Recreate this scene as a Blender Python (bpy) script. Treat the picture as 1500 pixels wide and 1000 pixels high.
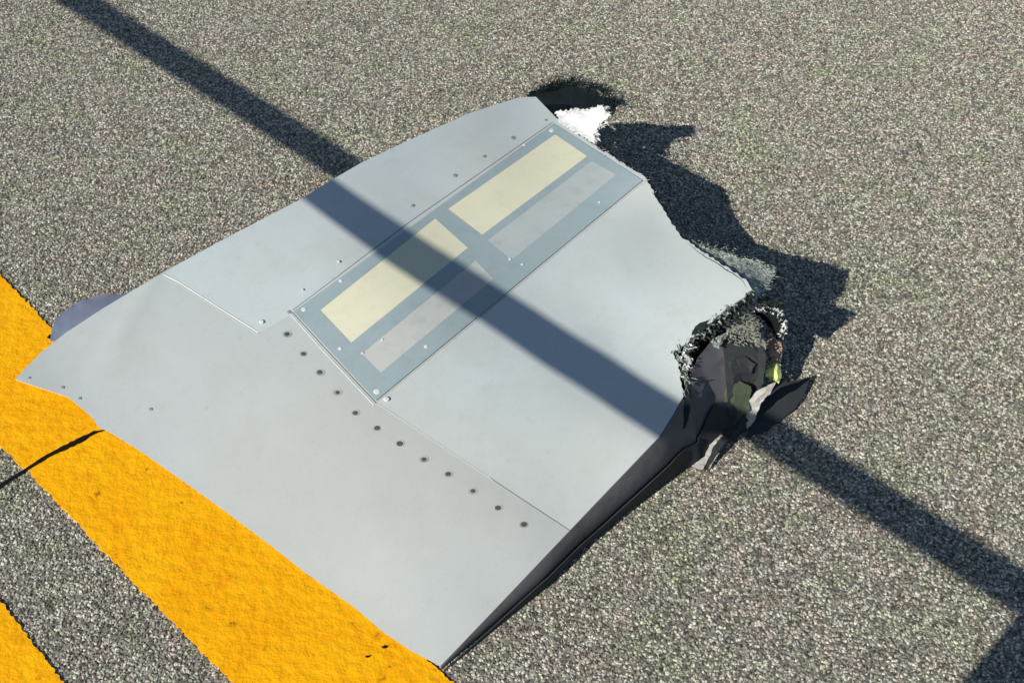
import bpy, bmesh, math, random
import numpy as np
from mathutils import Vector
from mathutils.geometry import delaunay_2d_cdt
random.seed(7); rng = np.random.default_rng(11)
SC = bpy.context.scene; COL = SC.collection
for o in list(bpy.data.objects): bpy.data.objects.remove(o)

# ---------------------------------------------------------------- camera
CAM_H, FPX, PITCH = 1.5, 1811.0, math.radians(45)
cd = bpy.data.cameras.new('camera'); cam = bpy.data.objects.new('camera', cd); COL.objects.link(cam)
cd.sensor_width = 36; cd.lens = FPX / 1500 * 36; cd.clip_end = 2000; cd.clip_start = .02
cam.location = (0, 0, CAM_H); cam.rotation_euler = (math.pi/2 - PITCH, 0, 0); SC.camera = cam

# ---------------------------------------------------------------- light
SUN = Vector((.745, .735, -.68)).normalized()          # direction the light travels
elev = math.asin(-SUN.z)
w = bpy.data.worlds.new('World'); SC.world = w; w.use_nodes = True
nt = w.node_tree; bg = nt.nodes['Background']; sky = nt.nodes.new('ShaderNodeTexSky')
sky.sky_type = 'NISHITA'; sky.sun_disc = False; sky.sun_elevation = elev
sky.sun_rotation = math.atan2(-SUN.x, -SUN.y) ; sky.air_density = 1.0; sky.dust_density = .4; sky.ozone_density = 1.6
nt.links.new(sky.outputs[0], bg.inputs[0]); bg.inputs[1].default_value = .08
sd = bpy.data.lights.new('sun', 'SUN'); sun = bpy.data.objects.new('sun', sd); COL.objects.link(sun)
sd.energy = 4.8; sd.angle = math.radians(.5); sd.color = (1, .94, .84)
sun.rotation_euler = SUN.to_track_quat('-Z', 'Y').to_euler(); sun.location = (-3, -3, 4)
vs = SC.view_settings; vs.view_transform = 'Standard'; vs.look = 'None'; vs.gamma = 1; vs.exposure = 0
SC.render.engine = 'CYCLES'

# ---------------------------------------------------------------- surveying helper: a sight line from the eye cut at height z
Fw = np.array([0, math.cos(PITCH), -math.sin(PITCH)]); Up = np.array([0, math.sin(PITCH), math.cos(PITCH)])
def P(x, y, z=0.0):
    d = Fw + np.array([1., 0, 0]) * (x-750)/FPX + Up * (500-y)/FPX
    return Vector((0, 0, CAM_H)) + Vector(d) * ((z-CAM_H)/d[2])

# ---------------------------------------------------------------- materials
class MB:
    def __init__(s, name, rough=.5, metal=0.0, spec=.5):
        s.m = bpy.data.materials.new(name); s.m.use_nodes = True; s.n = s.m.node_tree.nodes; s.l = s.m.node_tree.links
        s.b = s.n['Principled BSDF']; s.b.inputs['Roughness'].default_value = rough
        s.b.inputs['Metallic'].default_value = metal; s.b.inputs['Specular IOR Level'].default_value = spec
        s.tc = s.n.new('ShaderNodeNewGeometry').outputs['Position']
    def noise(s, scale, detail=4, rough=.55, vec=None):
        n = s.n.new('ShaderNodeTexNoise'); n.inputs['Scale'].default_value = scale
        n.inputs['Detail'].default_value = detail; n.inputs['Roughness'].default_value = rough
        s.l.new(vec or s.tc, n.inputs['Vector']); return n
    def vor(s, scale, feature='F1', out='Distance'):
        n = s.n.new('ShaderNodeTexVoronoi'); n.feature = feature; n.inputs['Scale'].default_value = scale
        s.l.new(s.tc, n.inputs['Vector']); return n.outputs[out]
    def ramp(s, fac, stops, interp='LINEAR'):
        r = s.n.new('ShaderNodeValToRGB'); r.color_ramp.interpolation = interp
        while len(r.color_ramp.elements) < len(stops): r.color_ramp.elements.new(.5)
        for e, (p, c) in zip(r.color_ramp.elements, stops):
            e.position = p; e.color = (*c, 1) if not np.isscalar(c) else (c, c, c, 1)
        s.l.new(fac, r.inputs[0]); return r.outputs[0]
    def mix(s, fac, a, b, mode='MIX'):
        m = s.n.new('ShaderNodeMix'); m.data_type = 'RGBA'; m.blend_type = mode
        for i, v in ((0, fac), (6, a), (7, b)):
            if hasattr(v, 'links') or isinstance(v, bpy.types.NodeSocket): s.l.new(v, m.inputs[i])
            elif np.isscalar(v): m.inputs[i].default_value = v
            else: m.inputs[i].default_value = (*v, 1)
        return m.outputs[2]
    def bump(s, h, strength, dist, prev=None):
        b = s.n.new('ShaderNodeBump'); b.inputs['Strength'].default_value = strength; b.inputs['Distance'].default_value = dist
        s.l.new(h, b.inputs['Height'])
        if prev: s.l.new(prev, b.inputs['Normal'])
        s.l.new(b.outputs[0], s.b.inputs['Normal']); return b.outputs[0]
    def col(s, c):
        if isinstance(c, bpy.types.NodeSocket): s.l.new(c, s.b.inputs['Base Color'])
        else: s.b.inputs['Base Color'].default_value = (*c, 1)

def painted(name, base, rough=.42, var=.06, dirt=.12, spec=.45):
    k = MB(name, rough, 0, spec)
    lo = tuple(v*(1-var) for v in base); hi = tuple(min(1, v*(1+var)) for v in base)
    c = k.mix(k.noise(5, 5).outputs[0], lo, hi)
    d = k.ramp(k.noise(38, 6, .7).outputs[0], [(.50, 0.0), (.72, 1.0)])
    mm = k.n.new('ShaderNodeMath'); mm.operation = 'MULTIPLY'; mm.inputs[1].default_value = dirt; k.l.new(d, mm.inputs[0])
    c = k.mix(mm.outputs[0], c, tuple(v*.55 for v in base))
    k.col(c); r = k.ramp(k.noise(14, 4).outputs[0], [(.3, rough-.06), (.7, rough+.1)]); k.l.new(r, k.b.inputs['Roughness'])
    k.bump(k.noise(9, 3).outputs[0], .25, .004)
    return k.m

M = {}
# skin: pale grey paint, faint stains, broad cool and warm patches; the trailing strip is slightly darker and warmer
for key, lo_, hi_ in (('skin', (.485, .525, .51), (.495, .56, .575)), ('skin2', (.44, .47, .452), (.46, .50, .50))):
    k = MB('grey_paint_'+key, .42, 0, .45)
    c = k.mix(k.ramp(k.noise(1.9, 3).outputs[0], [(.40, 0.), (.60, 1.)]), lo_, hi_)
    c = k.mix(k.ramp(k.noise(60, 5, .7).outputs[0], [(.55, 0.), (.8, .35)]), c, (.36, .36, .33))
    c = k.mix(k.ramp(k.noise(320, 2).outputs[0], [(.64, 0.), (.73, .3)]), c, (.25, .25, .23))
    c = k.mix(k.ramp(k.noise(9, 6, .65).outputs[0], [(.50, 0.), (.75, .3)]), c, (.38, .385, .35))
    k.l.new(k.ramp(k.noise(12, 5, .6).outputs[0], [(.3, .34), (.7, .52)]), k.b.inputs['Roughness'])
    k.col(c); k.bump(k.noise(7, 2).outputs[0], .35, .006)
    M[key] = k.m
M['frame'] = painted('blue_grey_plate', (.295, .375, .395), .5, .10, .25)
M['yellow'] = painted('cream_insert', (.66, .655, .49), .6, .06, .18)
M['grey'] = painted('pale_grey_insert', (.47, .49, .47), .5, .12, .3)
M['greyfade'] = painted('faded_grey_insert', (.405, .455, .45), .5, .14, .35)
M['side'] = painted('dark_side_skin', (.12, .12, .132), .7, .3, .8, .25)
M['lower'] = painted('shaded_blue_lower_skin', (.19, .22, .31), .5, .08, .3)  # blue-grey base carries part of the shade on this skin
M['white'] = painted('white_torn_skin', (.66, .68, .675), .75, .08, .3)
M['black'] = painted('black_composite', (.012, .02, .022), .75, .3, .2, .2)
M['dark'] = painted('dark_composite_and_shade', (.036, .042, .045), .8, .4, .4, .2)  # also colours the two dark sheets that stand in for shade
M['primer'] = painted('green_primer', (.062, .082, .048), .7, .3, .4)
k = MB('torn_fibreglass', .75, 0, .3)
c = k.mix(k.ramp(k.noise(130, 4, .7).outputs[0], [(.42, 0.), (.58, 1.)]), (.17, .21, .18), (.50, .56, .51))
c = k.mix(k.ramp(k.noise(420, 2, .7).outputs[0], [(.5, 0.), (.62, .8)]), c, (.09, .10, .09)); k.col(c); k.bump(k.noise(200, 3).outputs[0], .8, .004); M['fibre'] = k.m
M['core'] = painted('broken_core', (.24, .25, .22), .85, .3, .6)
M['lime'] = painted('lime_scrap', (.66, .76, .24), .5, .1, .2)
M['rust'] = painted('brown_scrap', (.44, .26, .17), .6, .3, .5)
M['beige'] = painted('beige_edge', (.46, .45, .43), .6, .05, .3)
M['screw'] = painted('bright_screw', (.60, .64, .65), .45, .03, .2)
M['hole'] = painted('dark_fastener', (.075, .078, .08), .5, .2, .5)
M['ring'] = painted('dusty_washer', (.36, .365, .35), .6, .15, .5)
M['seam'] = painted('seam_sealant', (.22, .25, .27), .6, .1, .3)
M['seamlight'] = painted('light_sealant', (.60, .62, .60), .5, .08, .5)
M['rail'] = painted('galvanised_rail', (.45, .46, .46), .4, .08, .3)
M['near_black'] = painted('near_black_fill', (.012, .009, .007), .9, .2, .2, .1)

# asphalt binder
k = MB('asphalt', .9, 0, .2)
c = k.mix(k.vor(260, 'F1', 'Color'), (.05, .047, .04), (.50, .47, .38))
c = k.mix(k.ramp(k.noise(300, 3).outputs[0], [(.42, 0.), (.6, .6)]), c, (.10, .093, .075))
k.col(c); k.bump(k.vor(190), -.9, .003)
M['asphalt'] = k.m
# stone chips, one colour per chip
k = MB('aggregate', .8, 0, .3)
a = k.n.new('ShaderNodeAttribute'); a.attribute_type = 'INSTANCER'; a.attribute_name = 'tone'
c = k.ramp(a.outputs['Fac'], [(0, (.07, .066, .058)), (.2, (.165, .158, .142)), (.45, (.33, .32, .285)), (.70, (.50, .49, .445)), (.88, (.70, .69, .63)), (1, (.88, .87, .81))])
a2 = k.n.new('ShaderNodeAttribute'); a2.attribute_type = 'INSTANCER'; a2.attribute_name = 'hue'
t = k.ramp(a2.outputs['Fac'], [(0, (.93, 1.0, .85)), (.4, (1, 1, 1)), (.75, (1, .93, .88)), (1, (.88, .96, 1))])
c = k.mix(1.0, c, t, 'MULTIPLY')
pt = k.ramp(k.noise(7, 3).outputs[0], [(.33, (.88, .92, .80)), (.46, (.97, .97, .95)), (.56, (.98, .94, .93)), (.68, (.90, .90, .92))])
c = k.mix(1.0, c, pt, 'MULTIPLY')
c = k.mix(1.0, c, k.ramp(k.noise(55, 3, .6).outputs[0], [(.34, (.62, .62, .60)), (.5, (.93, .93, .93)), (.65, (1., 1., 1.))]), 'MULTIPLY')
c = k.mix(1.0, c, k.ramp(k.noise(22, 2, .6).outputs[0], [(.36, (.93, .98, .86)), (.5, (1., 1., 1.)), (.64, (1., .93, .90))]), 'MULTIPLY')
k.col(c); M['agg'] = k.m
# road paint over rough chippings
k = MB('road_paint', .75, 0, .12)
c = k.mix(k.ramp(k.noise(10, 5, .6).outputs[0], [(.35, 0.), (.65, 1.)]), (.95, .42, .002), (1.0, .50, .004))
c = k.mix(k.ramp(k.noise(42, 5, .65).outputs[0], [(.54, 0.), (.68, .5)]), c, (.84, .28, .003))
c = k.mix(k.ramp(k.noise(45, 6, .75).outputs[0], [(.62, 0.), (.70, .85)]), c, (.34, .12, .008))
k.col(c)
b1 = k.bump(k.vor(130, 'SMOOTH_F1'), -.5, .005); k.bump(k.noise(60, 5, .6).outputs[0], .45, .009, b1)
M['paint'] = k.m

# ---------------------------------------------------------------- object helpers
def mesh_obj(name, verts, faces, mat, parent=None, smooth=True, thick=0, kind=None):
    me = bpy.data.meshes.new(name); me.from_pydata([tuple(v) for v in verts], [], faces); me.materials.append(M[mat])
    bm = bmesh.new(); bm.from_mesh(me)
    bmesh.ops.remove_doubles(bm, verts=bm.verts, dist=1e-5)
    bmesh.ops.recalc_face_normals(bm, faces=bm.faces)
    bm.to_mesh(me); bm.free(); me.update()
    if smooth: me.polygons.foreach_set('use_smooth', [True]*len(me.polygons))
    o = bpy.data.objects.new(name, me); COL.objects.link(o)
    if thick:
        md = o.modifiers.new('thickness', 'SOLIDIFY'); md.thickness = thick; md.offset = -1
        md.use_even_offset = False
        es = o.modifiers.new('edges', 'EDGE_SPLIT'); es.split_angle = math.radians(50)
    if parent: o.parent = parent
    if kind: o['kind'] = kind
    return o
def up_faces(o):
    bm = bmesh.new(); bm.from_mesh(o.data)
    for f in bm.faces:
        if f.normal.z < 0: f.normal_flip()
    bm.to_mesh(o.data); bm.free()
def lerp(a, b, t): return tuple(x+(y-x)*t for x, y in zip(a, b))
def densify(poly, step, jit=0, closed=True, jit_on=None):
    out = []; n = len(poly)
    for i in range(n if closed else n-1):
        a, b = poly[i], poly[(i+1) % n]; L = math.dist(a[:2], b[:2]); m = max(1, int(L/step))
        j = jit if jit_on is None or i in jit_on else 0
        nx, ny = -(b[1]-a[1])/max(L, 1e-6), (b[0]-a[0])/max(L, 1e-6)
        for q in range(m):
            p = lerp(a, b, q/m); r = random.uniform(-j, j) if (q or j) else 0
            out.append((p[0]+nx*r, p[1]+ny*r) + tuple(p[2:]))
    if not closed: out.append(tuple(poly[-1]))
    return out
def inside(pt, poly):
    x, y = pt; c = False; j = len(poly)-1
    for i in range(len(poly)):
        xi, yi = poly[i][:2]; xj, yj = poly[j][:2]
        if (yi > y) != (yj > y) and x < (xj-xi)*(y-yi)/(yj-yi)+xi: c = not c
        j = i
    return c
def fill(poly, grid, holes=(), extra=()):
    """triangulated sheet inside a survey outline; returns 2-D points and faces"""
    pts = [Vector(p[:2]) for p in poly]; edges = [(i, (i+1) % len(poly)) for i in range(len(poly))]
    for h in holes:
        s = len(pts); pts += [Vector(p[:2]) for p in h]; edges += [(s+i, s+(i+1) % len(h)) for i in range(len(h))]
    xs = [p[0] for p in poly]; ys = [p[1] for p in poly]
    x = min(xs)+grid/2
    while x < max(xs):
        y = min(ys)+grid/2
        while y < max(ys):
            q = (x+random.uniform(-.1, .1)*grid, y+random.uniform(-.1, .1)*grid)
            if inside(q, poly) and not any(inside(q, h) for h in holes): pts.append(Vector(q))
            y += grid
        x += grid
    v, e, f, *_ = delaunay_2d_cdt(pts, edges, [], 0, 1e-4)
    ff = []
    for t in f:
        e1, e2 = v[t[1]]-v[t[0]], v[t[2]]-v[t[0]]                 # drop slivers along straight borders
        if abs(e1.x*e2.y-e1.y*e2.x) < 4e-3*max(e1.length_squared, e2.length_squared, (e1-e2).length_squared): continue
        c = sum((v[i] for i in t), Vector((0, 0)))/len(t)
        if inside(c, poly) and not any(inside(c, h) for h in holes): ff.append(tuple(t))
    return [tuple(q) for q in v], ff

# ---------------------------------------------------------------- ground
g = mesh_obj('ground', [(-150, -150, 0), (150, -150, 0), (150, 150, 0), (-150, 150, 0)], [(0, 1, 2, 3)], 'asphalt', smooth=False, kind='structure')
# loose and bound stone chips round the wreckage (geometry nodes scatter)
area = [P(-170, -190), P(1670, -190), P(1900, 1350), P(-400, 1350)]
st = mesh_obj('asphalt_chippings', area, [(3, 2, 1, 0)], 'agg', smooth=False, kind='stuff')
ng = bpy.data.node_groups.new('scatter_chips', 'GeometryNodeTree')
ng.interface.new_socket('Geometry', in_out='INPUT', socket_type='NodeSocketGeometry')
ng.interface.new_socket('Geometry', in_out='OUTPUT', socket_type='NodeSocketGeometry')
N = ng.nodes; L = ng.links
gi = N.new('NodeGroupInput'); go = N.new('NodeGroupOutput')
ds = N.new('GeometryNodeDistributePointsOnFaces'); ds.inputs['Density'].default_value = 80000
L.new(gi.outputs[0], ds.inputs['Mesh'])
def rnd(dt, lo, hi, seed):
    r = N.new('FunctionNodeRandomValue'); r.data_type = dt; r.inputs['Seed'].default_value = seed
    ins = [i for i in r.inputs if i.enabled and i.name in ('Min', 'Max')]
    ins[0].default_value = lo; ins[1].default_value = hi
    return [o for o in r.outputs if o.enabled][0]
ico = N.new('GeometryNodeMeshIcoSphere'); ico.inputs['Radius'].default_value = 1; ico.inputs['Subdivisions'].default_value = 1
sm = N.new('GeometryNodeSetMaterial'); sm.inputs['Material'].default_value = M['agg']; L.new(ico.outputs['Mesh'], sm.inputs['Geometry'])
ins = N.new('GeometryNodeInstanceOnPoints'); L.new(ds.outputs['Points'], ins.inputs['Points']); L.new(sm.outputs[0], ins.inputs['Instance'])
L.new(rnd('FLOAT_VECTOR', (-.6, -.6, 0), (.6, .6, 6.28), 3), ins.inputs['Rotation'])
L.new(rnd('FLOAT_VECTOR', (.0015, .0013, .0010), (.0037, .0032, .0022), 4), ins.inputs['Scale'])
def store(geo, name, sock):
    s = N.new('GeometryNodeStoreNamedAttribute'); s.data_type = 'FLOAT'; s.domain = 'INSTANCE'; s.inputs['Name'].default_value = name
    L.new(geo, s.inputs['Geometry'])
    L.new(sock, [i for i in s.inputs if i.name == 'Value' and i.enabled][0]); return s.outputs[0]
o1 = store(ins.outputs[0], 'tone', rnd('FLOAT', 0., 1., 5)); o2 = store(o1, 'hue', rnd('FLOAT', 0., 1., 6))
L.new(o2, go.inputs[0])
gm = st.modifiers.new('scatter', 'NODES'); gm.node_group = ng

def painted_line(poly, jit_on):
    p = densify(poly, 3.5, 2.4, True, jit_on)
    p = [(x, y) for x, y in p]
    v, f = fill(p, 40)
    V = [P(x, y, .0036+.0006*math.sin(x*.05+y*.03)) for x, y in v]
    o = mesh_obj('yellow_line', V, f, 'paint', smooth=True, kind='structure'); up_faces(o)
    md = o.modifiers.new('thickness', 'SOLIDIFY'); md.thickness = .0022; md.offset = -1
    o.modifiers.new('edges', 'EDGE_SPLIT').split_angle = math.radians(40)
    return o
painted_line([(-80, 306), (0, 403), (36, 438), (68, 473), (160, 556), (340, 715), (666, 1000), (800, 1120), (470, 1132), (338, 996), (200, 856), (136, 790), (44, 693), (0, 652), (-80, 570)], {0, 1, 2, 3, 4, 5, 6, 8, 9, 10, 11, 12, 13})
painted_line([(-80, 790), (0, 878), (92, 998), (180, 1120), (-80, 1120)], {0, 1, 2})

# thin dark line over the pavement and paint
cr = [(-70, 752, 4), (0, 711, 3.6), (40, 686, 3.6), (70, 667, 4.5), (95, 655, 6.5), (120, 643, 6), (138, 633, 4), (156, 629, 1.5)]
V = []; F_ = []
cd2 = densify(cr, 5, 0, False)
for i, (x, y, wd) in enumerate(cd2):
    wd *= random.uniform(.75, 1.2); V += [P(x-.3*wd, y-.5*wd, .0045), P(x, y, .0062), P(x+.3*wd, y+.5*wd, .0045)]
    if i: a = 3*(i-1); F_ += [(a, a+1, a+4, a+3), (a+1, a+2, a+5, a+4)]
V = V; gline = mesh_obj('dark_ground_line', V, F_, 'near_black', kind='structure')

# ---------------------------------------------------------------- wreckage: surface height over the survey
ctrl = [(22, 556, .014), (85, 575, .012), (140, 625, .010), (265, 703, .008), (400, 800, .008), (520, 888, .008), (645, 975, .008),
        (740, 876, .036), (835, 775, .062), (900, 708, .084), (965, 640, .113), (1000, 580, .113), (1000, 515, .136),
        (1100, 418, .205), (1000, 350, .157), (945, 262, .168), (968, 305, .150), (900, 232, .150), (870, 212, .140), (815, 172, .112), (780, 143, .098),
        (690, 165, .102), (600, 205, .105), (470, 272, .106), (340, 345, .085), (240, 398, .062), (150, 455, .040), (70, 510, .020),
        (522, 280, .111), (608, 334, .113), (685, 376, .113), (800, 459, .114), (900, 516, .112), (557, 371, .117), (624, 414, .117), (800, 530, .116), (900, 594, .114), (720, 250, .118), (650, 560, .100), (560, 560, .090), (430, 470, .086), (300, 480, .062),
        (621, 672, .078), (767, 768, .068), (494, 574, .080), (400, 650, .045), (550, 790, .040), (250, 600, .030), (900, 400, .135), (600, 880, .026)]
A = np.array(ctrl, float); XY = A[:, :2]/500; 
def phi(r): return np.where(r > 1e-9, r*r*np.log(np.maximum(r, 1e-9)), 0)
n = len(A); K = phi(np.linalg.norm(XY[:, None]-XY[None], axis=2)) + np.eye(n)*.0025
Pm = np.c_[np.ones(n), XY]; S_ = np.block([[K, Pm], [Pm.T, np.zeros((3, 3))]])
coef = np.linalg.solve(S_, np.r_[A[:, 2], np.zeros(3)])
def zf(x, y):
    q = np.array([x, y])/500; r = np.linalg.norm(XY-q, axis=1)
    z = float(phi(r)@coef[:n] + coef[n] + coef[n+1]*q[0] + coef[n+2]*q[1])
    # shallow crease near the left corner
    d = ((x-205)*.87 - (y-440)*-.5); z += .0035*math.exp(-(d/14)**2)*max(0, min(1, (560-y)/90)) if 120 < x < 260 and y < 560 else 0
    return max(z, .006)
def T(x, y, off=0.0): return P(x, y, zf(x, y)+off)

root = bpy.data.objects.new('wreckage_panel', None); COL.objects.link(root); root.location = (0, 0, 0)
root['label'] = 'large torn pale grey skin panel of wreckage with ragged right end lying on the asphalt'
root['category'] = 'wreckage'

left_low = [(22, 555), (45, 563), (70, 571), (99, 581), (119, 597), (136, 612), (143, 624), (158, 631), (204, 659), (265, 702), (328, 747), (400, 801), (447, 838), (519, 889), (561, 925), (600, 951), (645, 975)]
right = [(740, 876), (835, 776), (900, 708), (965, 640), (987, 605), (1000, 580)]
torn = [(997, 552), (992, 530), (985, 516), (1010, 500), (1018, 488), (1040, 472), (1068, 449), (1090, 436), (1101, 424), (1096, 412), (1075, 398), (1040, 376), (1012, 356), (1000, 349), (985, 328), (965, 296), (950, 267), (943, 257), (918, 242), (900, 232), (885, 222), (870, 212), (845, 196), (815, 173)]
top = [(785, 142), (760, 143), (690, 165), (600, 205), (530, 238), (480, 267), (440, 292), (340, 344), (240, 398), (150, 452), (95, 488), (60, 516), (36, 540)]
seam_line = [(835, 776), (780, 740), (720, 701), (640, 647), (552, 588), (470, 508), (427, 459), (404, 474), (379, 487), (320, 450), (262, 413), (240, 398)]
rest = top[top.index((240, 398)):]
outline = densify(left_low, 10, 0, False)[:-1] + densify([left_low[-1]]+right, 10, 0, False)[:-1] + densify([right[-1]]+torn, 4.5, 1.7, False)[:-1] + densify([torn[-1]]+top+[left_low[0]], 10, 0, False)[:-1]
i0 = next(i for i, q in enumerate(outline) if q == (835, 776)); i1 = next(i for i, q in enumerate(outline) if q == (240, 398))
sl = densify(seam_line, 8, 0, False)
def skin_part(name, poly, mat):
    v, f = fill(poly, 9); o = mesh_obj(name, [T(x, y) for x, y in v], f, mat, root); up_faces(o)
    md = o.modifiers.new('thickness', 'SOLIDIFY'); md.thickness = .0025; md.offset = -1
    o.modifiers.new('edges', 'EDGE_SPLIT').split_angle = math.radians(60)
skin_part('main_skin', outline[i0:i1] + sl[::-1][:-1], 'skin')
skin_part('trailing_skin', outline[:i0] + sl + outline[i1+1:], 'skin2')

# lower skin on the ground, closing faces along the torn and far sides
def down(x, y, z=.004, inset=0):
    q = T(x, y); c = Vector((-.15, 1.55, 0)); d = (c-q); d.z = 0; d.normalize(); q = q+d*inset; return Vector((q.x, q.y, z))
lo2 = [down(x, y, .004, .02) for x, y in outline]
cx = sum((q for q in lo2), Vector())/len(lo2)
mesh_obj('lower_skin', lo2+[cx], [(i, (i+1) % len(lo2), len(lo2)) for i in range(len(lo2))], 'dark', root, smooth=False, thick=.002)
def wall(name, pts, mat, ins_top, ins_bot, z0=.005, rows=5, rough=0.0, off=-.003, jz=0):
    V = []; F_ = []; m = len(pts)
    for j in range(rows):
        t = j/(rows-1)
        for i, (x, y) in enumerate(pts):
            a = T(x, y, off); c = Vector((-.15, 1.55, 0)); d = c-a; d.z = 0; d.normalize()
            a = a+d*ins_top; b = down(x, y, z0, ins_bot); q = a.lerp(b, t)
            if 0 < j < rows-1: q += Vector((random.uniform(-rough, rough), random.uniform(-rough, rough), random.uniform(-rough, rough)))
            V.append(q)
    for j in range(rows-1):
        for i in range(m-1): F_.append((j*m+i, j*m+i+1, (j+1)*m+i+1, (j+1)*m+i))
    return mesh_obj(name, V, F_, mat, root, smooth=False, thick=.0015)
wall('leading_edge_skin', densify([(815, 173)]+top[:10], 14, 0, False), 'skin', .004, .05, rows=5)
wall('core_wall', densify([right[-1]]+torn, 6, 1, False), 'dark', .006, .03, rows=7, rough=.004)

# side skin: a curved strip under the lower right edge
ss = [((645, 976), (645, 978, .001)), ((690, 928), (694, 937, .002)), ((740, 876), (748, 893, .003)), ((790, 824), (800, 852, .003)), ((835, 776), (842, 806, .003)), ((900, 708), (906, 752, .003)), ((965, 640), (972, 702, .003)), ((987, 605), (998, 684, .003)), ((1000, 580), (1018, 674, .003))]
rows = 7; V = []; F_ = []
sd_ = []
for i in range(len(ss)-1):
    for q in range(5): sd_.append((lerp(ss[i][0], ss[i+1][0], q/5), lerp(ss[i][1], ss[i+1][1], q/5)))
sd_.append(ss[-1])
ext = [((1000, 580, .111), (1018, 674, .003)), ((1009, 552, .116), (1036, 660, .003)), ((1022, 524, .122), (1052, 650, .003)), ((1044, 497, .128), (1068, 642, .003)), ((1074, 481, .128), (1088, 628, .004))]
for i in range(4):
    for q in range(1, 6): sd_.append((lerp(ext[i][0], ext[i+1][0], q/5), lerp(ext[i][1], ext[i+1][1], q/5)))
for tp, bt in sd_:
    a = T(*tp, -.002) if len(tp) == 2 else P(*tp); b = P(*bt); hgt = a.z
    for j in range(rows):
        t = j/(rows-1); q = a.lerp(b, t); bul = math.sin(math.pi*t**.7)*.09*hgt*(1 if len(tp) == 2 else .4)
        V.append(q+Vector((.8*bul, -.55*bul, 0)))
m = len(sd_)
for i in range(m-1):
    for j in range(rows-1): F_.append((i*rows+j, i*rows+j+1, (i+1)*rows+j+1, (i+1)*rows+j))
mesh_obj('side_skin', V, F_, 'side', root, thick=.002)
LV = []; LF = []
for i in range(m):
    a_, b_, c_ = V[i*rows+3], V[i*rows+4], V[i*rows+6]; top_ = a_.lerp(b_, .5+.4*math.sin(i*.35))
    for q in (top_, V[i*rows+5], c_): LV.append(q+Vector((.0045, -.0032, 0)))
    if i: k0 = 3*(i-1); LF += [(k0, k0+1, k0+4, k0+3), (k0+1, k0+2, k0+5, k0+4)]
mesh_obj('side_shade_strip', LV, LF, 'dark', root, thick=.002)  # dark strip stands in for shade on the lower half of the side

def sheet(name, pts, mat, thick=.0025, jit=0, step=6, grid=12, bend=0, smooth=False):
    """a sheet whose outline is given as survey points with heights; interior heights follow the nearest outline points"""
    p = densify(pts, step, jit); v, f = fill([q[:2] for q in p], grid); pa = np.array([q[:3] for q in p])
    V = []
    for i, (x, y) in enumerate(v):
        d = np.hypot(pa[:, 0]-x, pa[:, 1]-y)+.3; ww = 1/d**3; z = float((ww*pa[:, 2]).sum()/ww.sum())
        edge = d.min() < .5; V.append(P(x, y, z+(0 if edge else bend+random.uniform(-.0015, .0015))))
    return mesh_obj(name, V, f, mat, root, smooth=smooth, thick=thick)

# inside of the broken end
sheet('tear', [(1002, 628, .082), (1000, 612, .094), (1005, 580, .112), (1012, 560, .120), (1013, 585, .108), (1008, 612, .092)], 'black', .002, .5, 4, 6)
sheet('ply_edge', [(1012, 490, .148), (1016, 482, .152), (1050, 459, .168), (1092, 432, .194), (1101, 426, .196), (1103, 434, .190), (1070, 456, .172), (1040, 476, .158), (1022, 492, .148)], 'black', .003, 1.2, 4, 8)
sheet('flap_shadow_sheet', [(1118, 570, .012), (1134, 563, .013), (1187, 553, .012), (1176, 582, .008), (1163, 600, .006), (1122, 632, .005), (1092, 641, .005), (1100, 612, .008)], 'dark', .002, .8, 6, 40, smooth=True)  # flat dark sheet standing in for the folded flap's cast shadow
sheet('bulkhead', [(1056, 490, .130), (1070, 488, .124), (1112, 500, .105), (1122, 520, .095), (1118, 560, .06), (1100, 590, .03), (1082, 625, .006), (1070, 640, .005), (1066, 600, .045), (1062, 540, .09)], 'dark', .002, .6)
sheet('primer_panel', [(1062, 570, .066), (1084, 556, .072), (1100, 566, .064), (1096, 600, .036), (1076, 622, .022), (1058, 616, .030)], 'primer', .002, 2)
sheet('torn_scrap', [(1066, 530, .100), (1090, 522, .100), (1108, 534, .09), (1100, 548, .08), (1074, 546, .088)], 'dark', .002, 2)
sheet('torn_rib', [(1128, 500, .075), (1142, 498, .078), (1146, 514, .065), (1142, 530, .055), (1129, 532, .055), (1126, 515, .066)], 'rust', .003, 1.2, 3, 6)
sheet('lime_scrap', [(1117, 549, .046), (1123, 536, .054), (1133, 530, .058), (1143, 532, .056), (1145, 549, .045), (1141, 561, .036), (1128, 556, .040)], 'lime', .003, .8, 3, 6, bend=.006)
sheet('folded_flap', [(1085, 626, .006), (1092, 606, .022), (1096, 588, .044), (1108, 573, .064), (1122, 566, .080), (1135, 559, .088), (1127, 575, .066), (1114, 594, .040), (1103, 615, .012), (1096, 628, .004)], 'beige', .003, .8, 4, 8)
sheet('torn_strip', [(1013, 683, .004), (1030, 688, .004), (1040, 668, .010), (1062, 641, .022), (1055, 636, .024), (1040, 652, .016), (1032, 668, .010)], 'beige', .002, .7, 4, 8)
sheet('black_strip', [(1031, 690, .010), (1036, 687, .010), (1052, 662, .020), (1080, 632, .030), (1096, 616, .034), (1090, 611, .036), (1062, 632, .026), (1046, 656, .018)], 'dark', .003, .5, 4, 8)
sheet('white_torn_skin', [(812, 166, .112), (830, 162, .125), (850, 160, .140), (868, 160, .165), (879, 153, .186), (886, 160, .188), (893, 170, .178), (882, 178, .160), (876, 190, .148), (872, 212, .136), (845, 197, .128), (822, 180, .116)], 'white', .002, 2.4, 2.5, 6)
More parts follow.
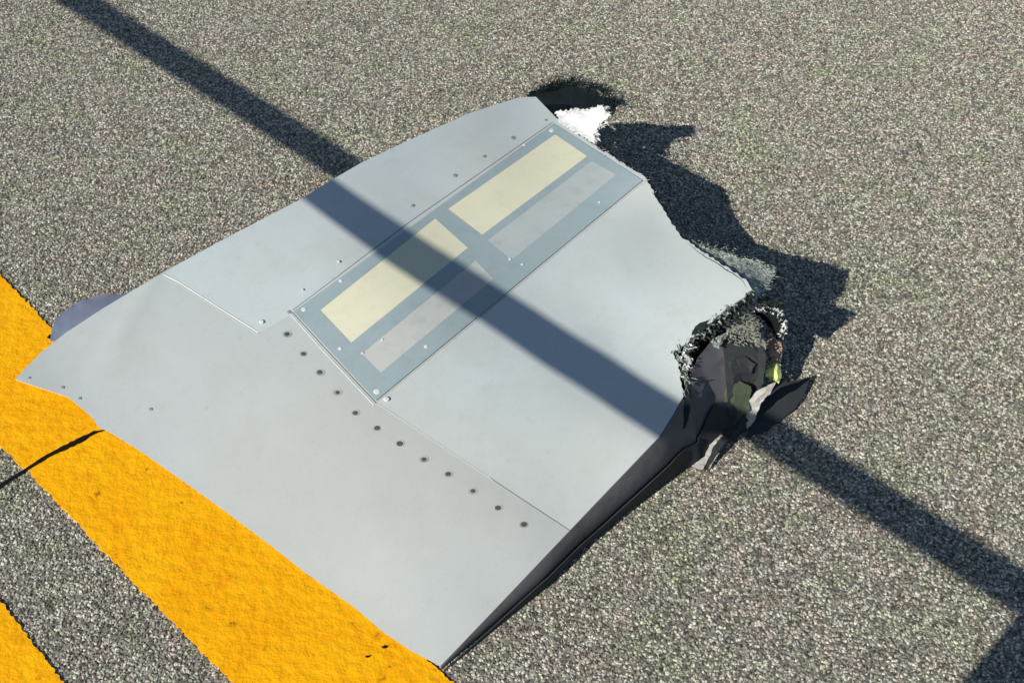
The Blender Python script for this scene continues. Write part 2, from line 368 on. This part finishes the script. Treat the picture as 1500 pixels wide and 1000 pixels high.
sheet('frayed_lower_skin', [(774, 142, .03), (784, 131, .012), (798, 126, .006), (820, 126, .006), (845, 126, .006), (866, 130, .006), (882, 142, .008), (903, 150, .009), (896, 156, .01), (890, 164, .012), (865, 170, .03), (815, 174, .05), (790, 158, .05)], 'black', .002, 3.4, 2.5, 9)
sheet('fibreglass_ply', [(1008, 353, .150), (1040, 364, .160), (1075, 374, .170), (1110, 383, .175), (1136, 394, .172), (1132, 410, .172), (1122, 424, .176), (1106, 436, .182), (1094, 440, .180), (1099, 424, .192), (1090, 408, .186), (1062, 392, .172), (1034, 374, .160)], 'fibre', .0015, 2.2, 3, 7)
sheet('left_lower_skin', [(74, 500, .010), (76, 485, .002), (86, 464, .001), (108, 447, .001), (128, 438, .002), (150, 433, .003), (180, 433, .004), (200, 425, .006), (200, 440, .035), (150, 468, .032), (100, 498, .020)], 'lower', .002, .6, 5, 10, smooth=True)
sheet('buckled_web', [(1058, 500, .118), (1062, 484, .132), (1078, 466, .142), (1096, 455, .142), (1108, 462, .136), (1114, 480, .126), (1114, 502, .110), (1090, 500, .112)], 'core', .002, 2, 3, 6, bend=.003)
sheet('core_shell', [(1096, 452, .140), (1112, 448, .140), (1130, 454, .150), (1146, 463, .168), (1150, 480, .130), (1146, 502, .1), (1134, 498, .098), (1128, 480, .1), (1114, 466, .11)], 'black', .003, 2, 3, 6, bend=-.01)

def shards(name, paths, mat, count, length, width, spread, up=(0, 1)):
    V = []; F_ = []
    segs = []
    for a, b in zip(paths[:-1], paths[1:]): segs.append((a, b, math.dist(a[:2], b[:2])))
    tot = sum(s[2] for s in segs)
    for _ in range(count):
        r = random.uniform(0, tot)
        for a, b, l in segs:
            if r <= l: break
            r -= l
        t = r/max(l, 1e-6); x, y, z = lerp(a, b, min(t, 1)); x += random.gauss(0, spread); y += random.gauss(0, spread)
        z = max(.004, z+random.gauss(0, .003)); o = P(x, y, z)
        d = Vector((random.gauss(.35, .6), random.gauss(0, .6), random.uniform(*up))).normalized()*random.uniform(.3, 1)*length
        s = Vector((random.gauss(0, 1), random.gauss(0, 1), random.gauss(0, .5))).normalized()*width*random.uniform(.4, 1.2)
        k0 = len(V); e = o+d; 
        if e.z < .003: e.z = .003
        V += [o-s, o+s, e+s*.3, o+d*.5+Vector((0, 0, width))]; F_ += [(k0, k0+1, k0+2), (k0, k0+2, k0+3), (k0+1, k0+2, k0+3)]
    return mesh_obj(name, V, F_, mat, root, smooth=False, kind='stuff')
tz = lambda pts, o=0: [(x, y, zf(x, y)+o) for x, y in pts]
shards('frayed_fibres', tz([(1000, 560), (994, 535), (988, 515), (1015, 495), (1040, 475), (1070, 450), (1102, 428)], -.004), 'fibre', 190, .010, .0028, 3.5, (-.6, .3))
shards('frayed_fibres', tz([(1000, 575), (1000, 545), (1003, 515), (1030, 490), (1060, 470), (1100, 440)], -.015), 'dark', 240, .013, .0034, 4.5, (-.8, .1))
shards('frayed_fibres', tz([(1000, 512), (1006, 525), (1004, 545), (1012, 508)], -.002), 'white', 40, .009, .0030, 3.0, (-.5, .3))
shards('frayed_fibres', tz([(992, 520), (1002, 535), (1006, 556), (1012, 575)], -.006), 'fibre', 60, .016, .0022, 3.5, (-.8, .2))
sheet('torn_scrap', [(1088, 588, .030), (1096, 584, .032), (1100, 596, .022), (1094, 612, .016), (1086, 616, .014), (1090, 602, .02)], 'rust', .002, 1, 4, 8)
sheet('torn_scrap', [(1040, 500, .134), (1052, 490, .140), (1066, 488, .138), (1060, 498, .130), (1052, 512, .128), (1046, 506, .13)], 'fibre', .002, 2, 3, 6)
sheet('torn_scrap', [(1106, 500, .112), (1118, 494, .112), (1122, 508, .10), (1116, 522, .092), (1108, 512, .10)], 'core', .002, 2, 3, 6)
shards('frayed_fibres', tz([(872, 214), (905, 236), (945, 262), (957, 285)], -.002), 'white', 90, .006, .0012, 1.6, (-.3, .4))
shards('frayed_fibres', tz([(875, 208), (910, 235), (950, 265), (970, 300)], -.008), 'dark', 130, .016, .0016, 3, (-.6, .2))
shards('frayed_fibres', [(830, 163, .126), (868, 161, .165), (886, 158, .186), (893, 170, .178), (876, 190, .148), (872, 208, .138)], 'white', 110, .010, .0022, 1.5, (-.4, .3))
shards('frayed_fibres', [(782, 140, .02), (800, 126, .01), (830, 122, .01), (865, 126, .01), (900, 150, .01), (912, 154, .006)], 'black', 260, .036, .0016, 3, (.2, 1.2))
shards('frayed_fibres', [(868, 200, .12), (885, 196, .11), (900, 205, .10), (890, 215, .11)], 'fibre', 60, .012, .0016, 4, (-.5, .4))
shards('frayed_fibres', [(1010, 355, .152), (1060, 372, .164), (1110, 388, .174), (1130, 400, .172), (1110, 425, .178)], 'fibre', 220, .012, .0013, 5, (-.3, .3))
shards('frayed_fibres', tz([(1000, 350), (1040, 374), (1080, 398), (1100, 415)], -.003), 'dark', 70, .009, .0011, 1.8, (-.5, .2))
shards('crumbled_core', [(1064, 492, .125), (1078, 474, .138), (1096, 462, .142), (1108, 480, .130), (1095, 495, .118), (1075, 496, .12)], 'core', 380, .009, .0020, 5, (-.3, .8))
shards('crumbled_core', [(1104, 452, .142), (1125, 453, .138), (1144, 462, .160), (1148, 480, .128), (1144, 498, .10)], 'white', 150, .008, .0028, 2.2, (-.2, .6))
shards('crumbled_core', [(1130, 500, .08), (1141, 515, .07), (1138, 530, .06), (1160, 556, .012)], 'beige', 26, .008, .0020, 2.0, (-.2, .6))
shards('crumbled_core', [(1112, 440, .15), (1135, 450, .12), (1126, 430, .15)], 'primer', 60, .014, .0016, 4, (-.5, .2))

# ---------------------------------------------------------------- access plate, inserts, seams and fasteners on the skin
def poly_on_skin(name, quad, off, mat, holes=(), thick=.0012, label=None, grid=14, step=10, par=None):
    p = densify(quad, step); hs = [densify(h, step) for h in holes]
    v, f = fill(p, grid, hs); o = mesh_obj(name, [T(x, y, off) for x, y in v], f, mat, par or root); up_faces(o)
    if thick:
        md = o.modifiers.new('thickness', 'SOLIDIFY'); md.thickness = thick; md.offset = -1
        o.modifiers.new('edges', 'EDGE_SPLIT').split_angle = math.radians(60)
    if label: o['label'] = label
    return o
yA = [(469, 454), (514, 502), (685, 363), (637, 320)]; yB = [(656, 306), (706, 344), (860, 229), (813, 197)]
gA = [(529, 518), (557, 546), (722, 409), (696, 381)]; gB = [(713, 352), (749, 381), (902, 256), (866, 236)]
plate = poly_on_skin('access_plate', [(430, 456), (551, 586), (941, 264), (811, 181)], .0022, 'frame', (yA, gA, yB, gB))
poly_on_skin('insert', yA, .0018, 'yellow', thick=0, par=plate, label='cream yellow strip nearer the lower left end of the blue-grey plate')
poly_on_skin('insert', yB, .0018, 'yellow', thick=0, par=plate, label='cream yellow strip at the upper right end of the blue-grey plate')
poly_on_skin('insert', gA, .0018, 'grey', thick=0, par=plate, label='pale grey strip at the lower left end of the blue-grey plate')
poly_on_skin('insert', gB, .0018, 'greyfade', thick=0, par=plate, label='pale grey strip at the upper right end of the blue-grey plate')
def seam(pts, wd, mat, off=.0012, name='seam'):
    p = densify(pts, 8, 0, False); V = []; F_ = []
    for i, (x, y) in enumerate(p):
        a = p[max(0, i-1)]; b = p[min(len(p)-1, i+1)]; l = math.dist(a, b); nx, ny = -(b[1]-a[1])/l*wd/2, (b[0]-a[0])/l*wd/2
        V += [T(x-nx, y-ny, .0002), T(x, y, off), T(x+nx, y+ny, .0002)]
        if i: q = 3*(i-1); F_ += [(q, q+1, q+4, q+3), (q+1, q+2, q+5, q+4)]
    return mesh_obj(name, V, F_, mat, root)
seam([(425, 459), (470, 510), (548, 593)], 1.8, 'seamlight'); seam([(428, 457.5), (473, 507), (550.5, 590)], 1.4, 'seam', .0015)
seam([(552, 590), (640, 648), (722, 703)], 1.3, 'grey', .0008); seam([(718, 700), (780, 741), (835, 777)], 1.9, 'seam', .0008)
seam([(240, 402), (262, 413), (320, 450), (379, 487)], 2.2, 'seamlight', .0016)
seam([(238, 406), (262, 416.5), (320, 453.5), (378, 490)], 1.2, 'grey', .0006)
seam([(553, 588), (700, 467), (943, 266)], 1.3, 'grey', .001); seam([(429, 454), (600, 325), (810, 179)], 1.2, 'seam', .001)
def disc(name, x, y, r, mat, h=.0014, cup=False, par=None):
    V = []; F_ = []; n = 14; rr = r*random.uniform(.9, 1.1)
    for ring, (s, hh) in enumerate(((1, .0006), (.86, h), (.5, h if not cup else .0008))):
        for i in range(n):
            a = 2*math.pi*i/n; V.append(T(x+math.cos(a)*rr*s, y+math.sin(a)*rr*s*.78, hh+(.0012 if mat == 'screw' else 0)))
    for j in range(2):
        for i in range(n): F_.append((j*n+i, j*n+(i+1) % n, (j+1)*n+(i+1) % n, (j+1)*n+i))
    F_.append(tuple(2*n+i for i in range(n)))
    return mesh_obj(name, V, F_, mat, par or root)
for x, y in [(421, 489), (444, 517.5), (469, 545), (494, 574), (521, 604), (552, 627), (586, 649), (621, 672), (657, 694), (692.5, 719), (730, 743), (767, 768)]:
    disc('washer', x, y, random.uniform(5.4, 6.6), 'ring', .0003)
    disc('fastener', x+random.uniform(-.6, .6), y+random.uniform(-.6, .6), random.uniform(.85, 1.1)*(4.2 if x > 480 else 3.9), 'hole', .0005, True)
for x, y, r in [(445, 453, 5), (499, 411, 4), (498, 510, 4.2), (552, 573, 6), (566, 584, 5.5), (624, 507, 4), (531, 517, 3), (383, 471, 4.5), (747, 379, 3), (765, 387, 2.6), (496, 383, 3), (443, 424, 2.6), (560, 497, 2.2), (808, 191, 4.5), (768, 212, 3.5), (878, 296, 2.5)]:
    disc('screw', x, y, r*.85, 'screw', .0016, par=plate if inside((x, y), [(430, 456), (551, 586), (941, 264), (811, 181)]) else None)
for x, y, r in [(752, 202, 3.2), (710, 229, 3), (667, 257, 3.2), (605, 301, 3.2), (424, 457, 3.2), (92, 567, 3.2), (117, 583, 2.8), (221, 599, 2.8), (43, 553, 2), (880, 300, 2.2), (800, 176, 2.2)]:
    disc('rivet', x, y, r, 'seam', .0009)

# small dark chips by the trailing edge
for x, y, r in [(563, 947, 6), (538, 961, 4), (75, 493, 8)]:
    V = []; F_ = []
    for i in range(9):
        a = 6.283*i/9; V.append(P(x+math.cos(a)*r*random.uniform(.5, 1), y+math.sin(a)*r*.5*random.uniform(.6, 1), .0045))
    V.append(P(x, y, .0085)); F_ = [(i, (i+1) % 9, 9) for i in range(9)]+[tuple(range(9))]
    o = mesh_obj('dirt_clod', V, F_, 'near_black', smooth=False)
    o['category'] = 'dirt clod'; o['group'] = 'dark bits of dirt on the yellow line'
    o['label'] = {563: 'dark clod against the lower panel edge on yellow paint', 538: 'dark speck of dirt on yellow paint near the bottom panel corner', 527: 'small dark speck on yellow paint, furthest up the bottom edge of the panel', 75: 'dark clod between the left yellow line edge and the blue-grey skin'}[x]

# ---------------------------------------------------------------- guard rail behind the viewer's feet; its shadow crosses the panel
a0 = P(115, 0); b0 = P(1440, 830); d0 = (b0-a0).normalized(); RH = .80
def railpt(t, h=RH): q = a0+d0*t-Vector((SUN.x, SUN.y, 0))*(RH/-SUN.z); return Vector((q.x, q.y, h))
rr = bpy.data.objects.new('guard_rail', None); COL.objects.link(rr)
rr['label'] = 'round steel guard rail casting the long bar shadow across the panel'; rr['category'] = 'rail'
def tube(name, a, b, r, mat, parent, n=24):
    d = (b-a).normalized(); u = d.orthogonal().normalized(); w_ = d.cross(u); V = []; 
    for q in (a, b):
        for i in range(n): t = 2*math.pi*i/n; V.append(q+u*math.cos(t)*r+w_*math.sin(t)*r)
    F_ = [(i, (i+1) % n, n+(i+1) % n, n+i) for i in range(n)]+[tuple(range(n)), tuple(range(n, 2*n))]
    o = mesh_obj(name, V, F_, mat, parent); o.modifiers.new('e', 'EDGE_SPLIT').split_angle = 1; return o
tube('rail', railpt(-1.6), railpt(4.6), .0225, 'rail', rr)
tube('post', railpt(-1.55, 0), railpt(-1.55, RH-.02), .0225, 'rail', rr); tube('post', railpt(4.5, 0), railpt(4.5, RH-.02), .0225, 'rail', rr)
G = P(1447, 953); dx = G-a0; Sh = Vector((SUN.x, SUN.y)); det = d0.x*Sh.y-d0.y*Sh.x
tL = (dx.x*Sh.y-dx.y*Sh.x)/det
V = [railpt(t, h)+Vector((-d0.y, d0.x, 0))*s for s in (-.02, .02) for t, h in ((tL, .0), (tL+.5, .0), (tL+.5, RH-.03), (tL, RH-.03))]
mesh_obj('corner_shadow_plate', V, [(0, 1, 2, 3), (7, 6, 5, 4), (0, 4, 5, 1), (1, 5, 6, 2), (2, 6, 7, 3), (3, 7, 4, 0)], 'rail', rr, smooth=False)  # unseen plate, added to cast the shadow in the near right corner
print('plate t', tL)
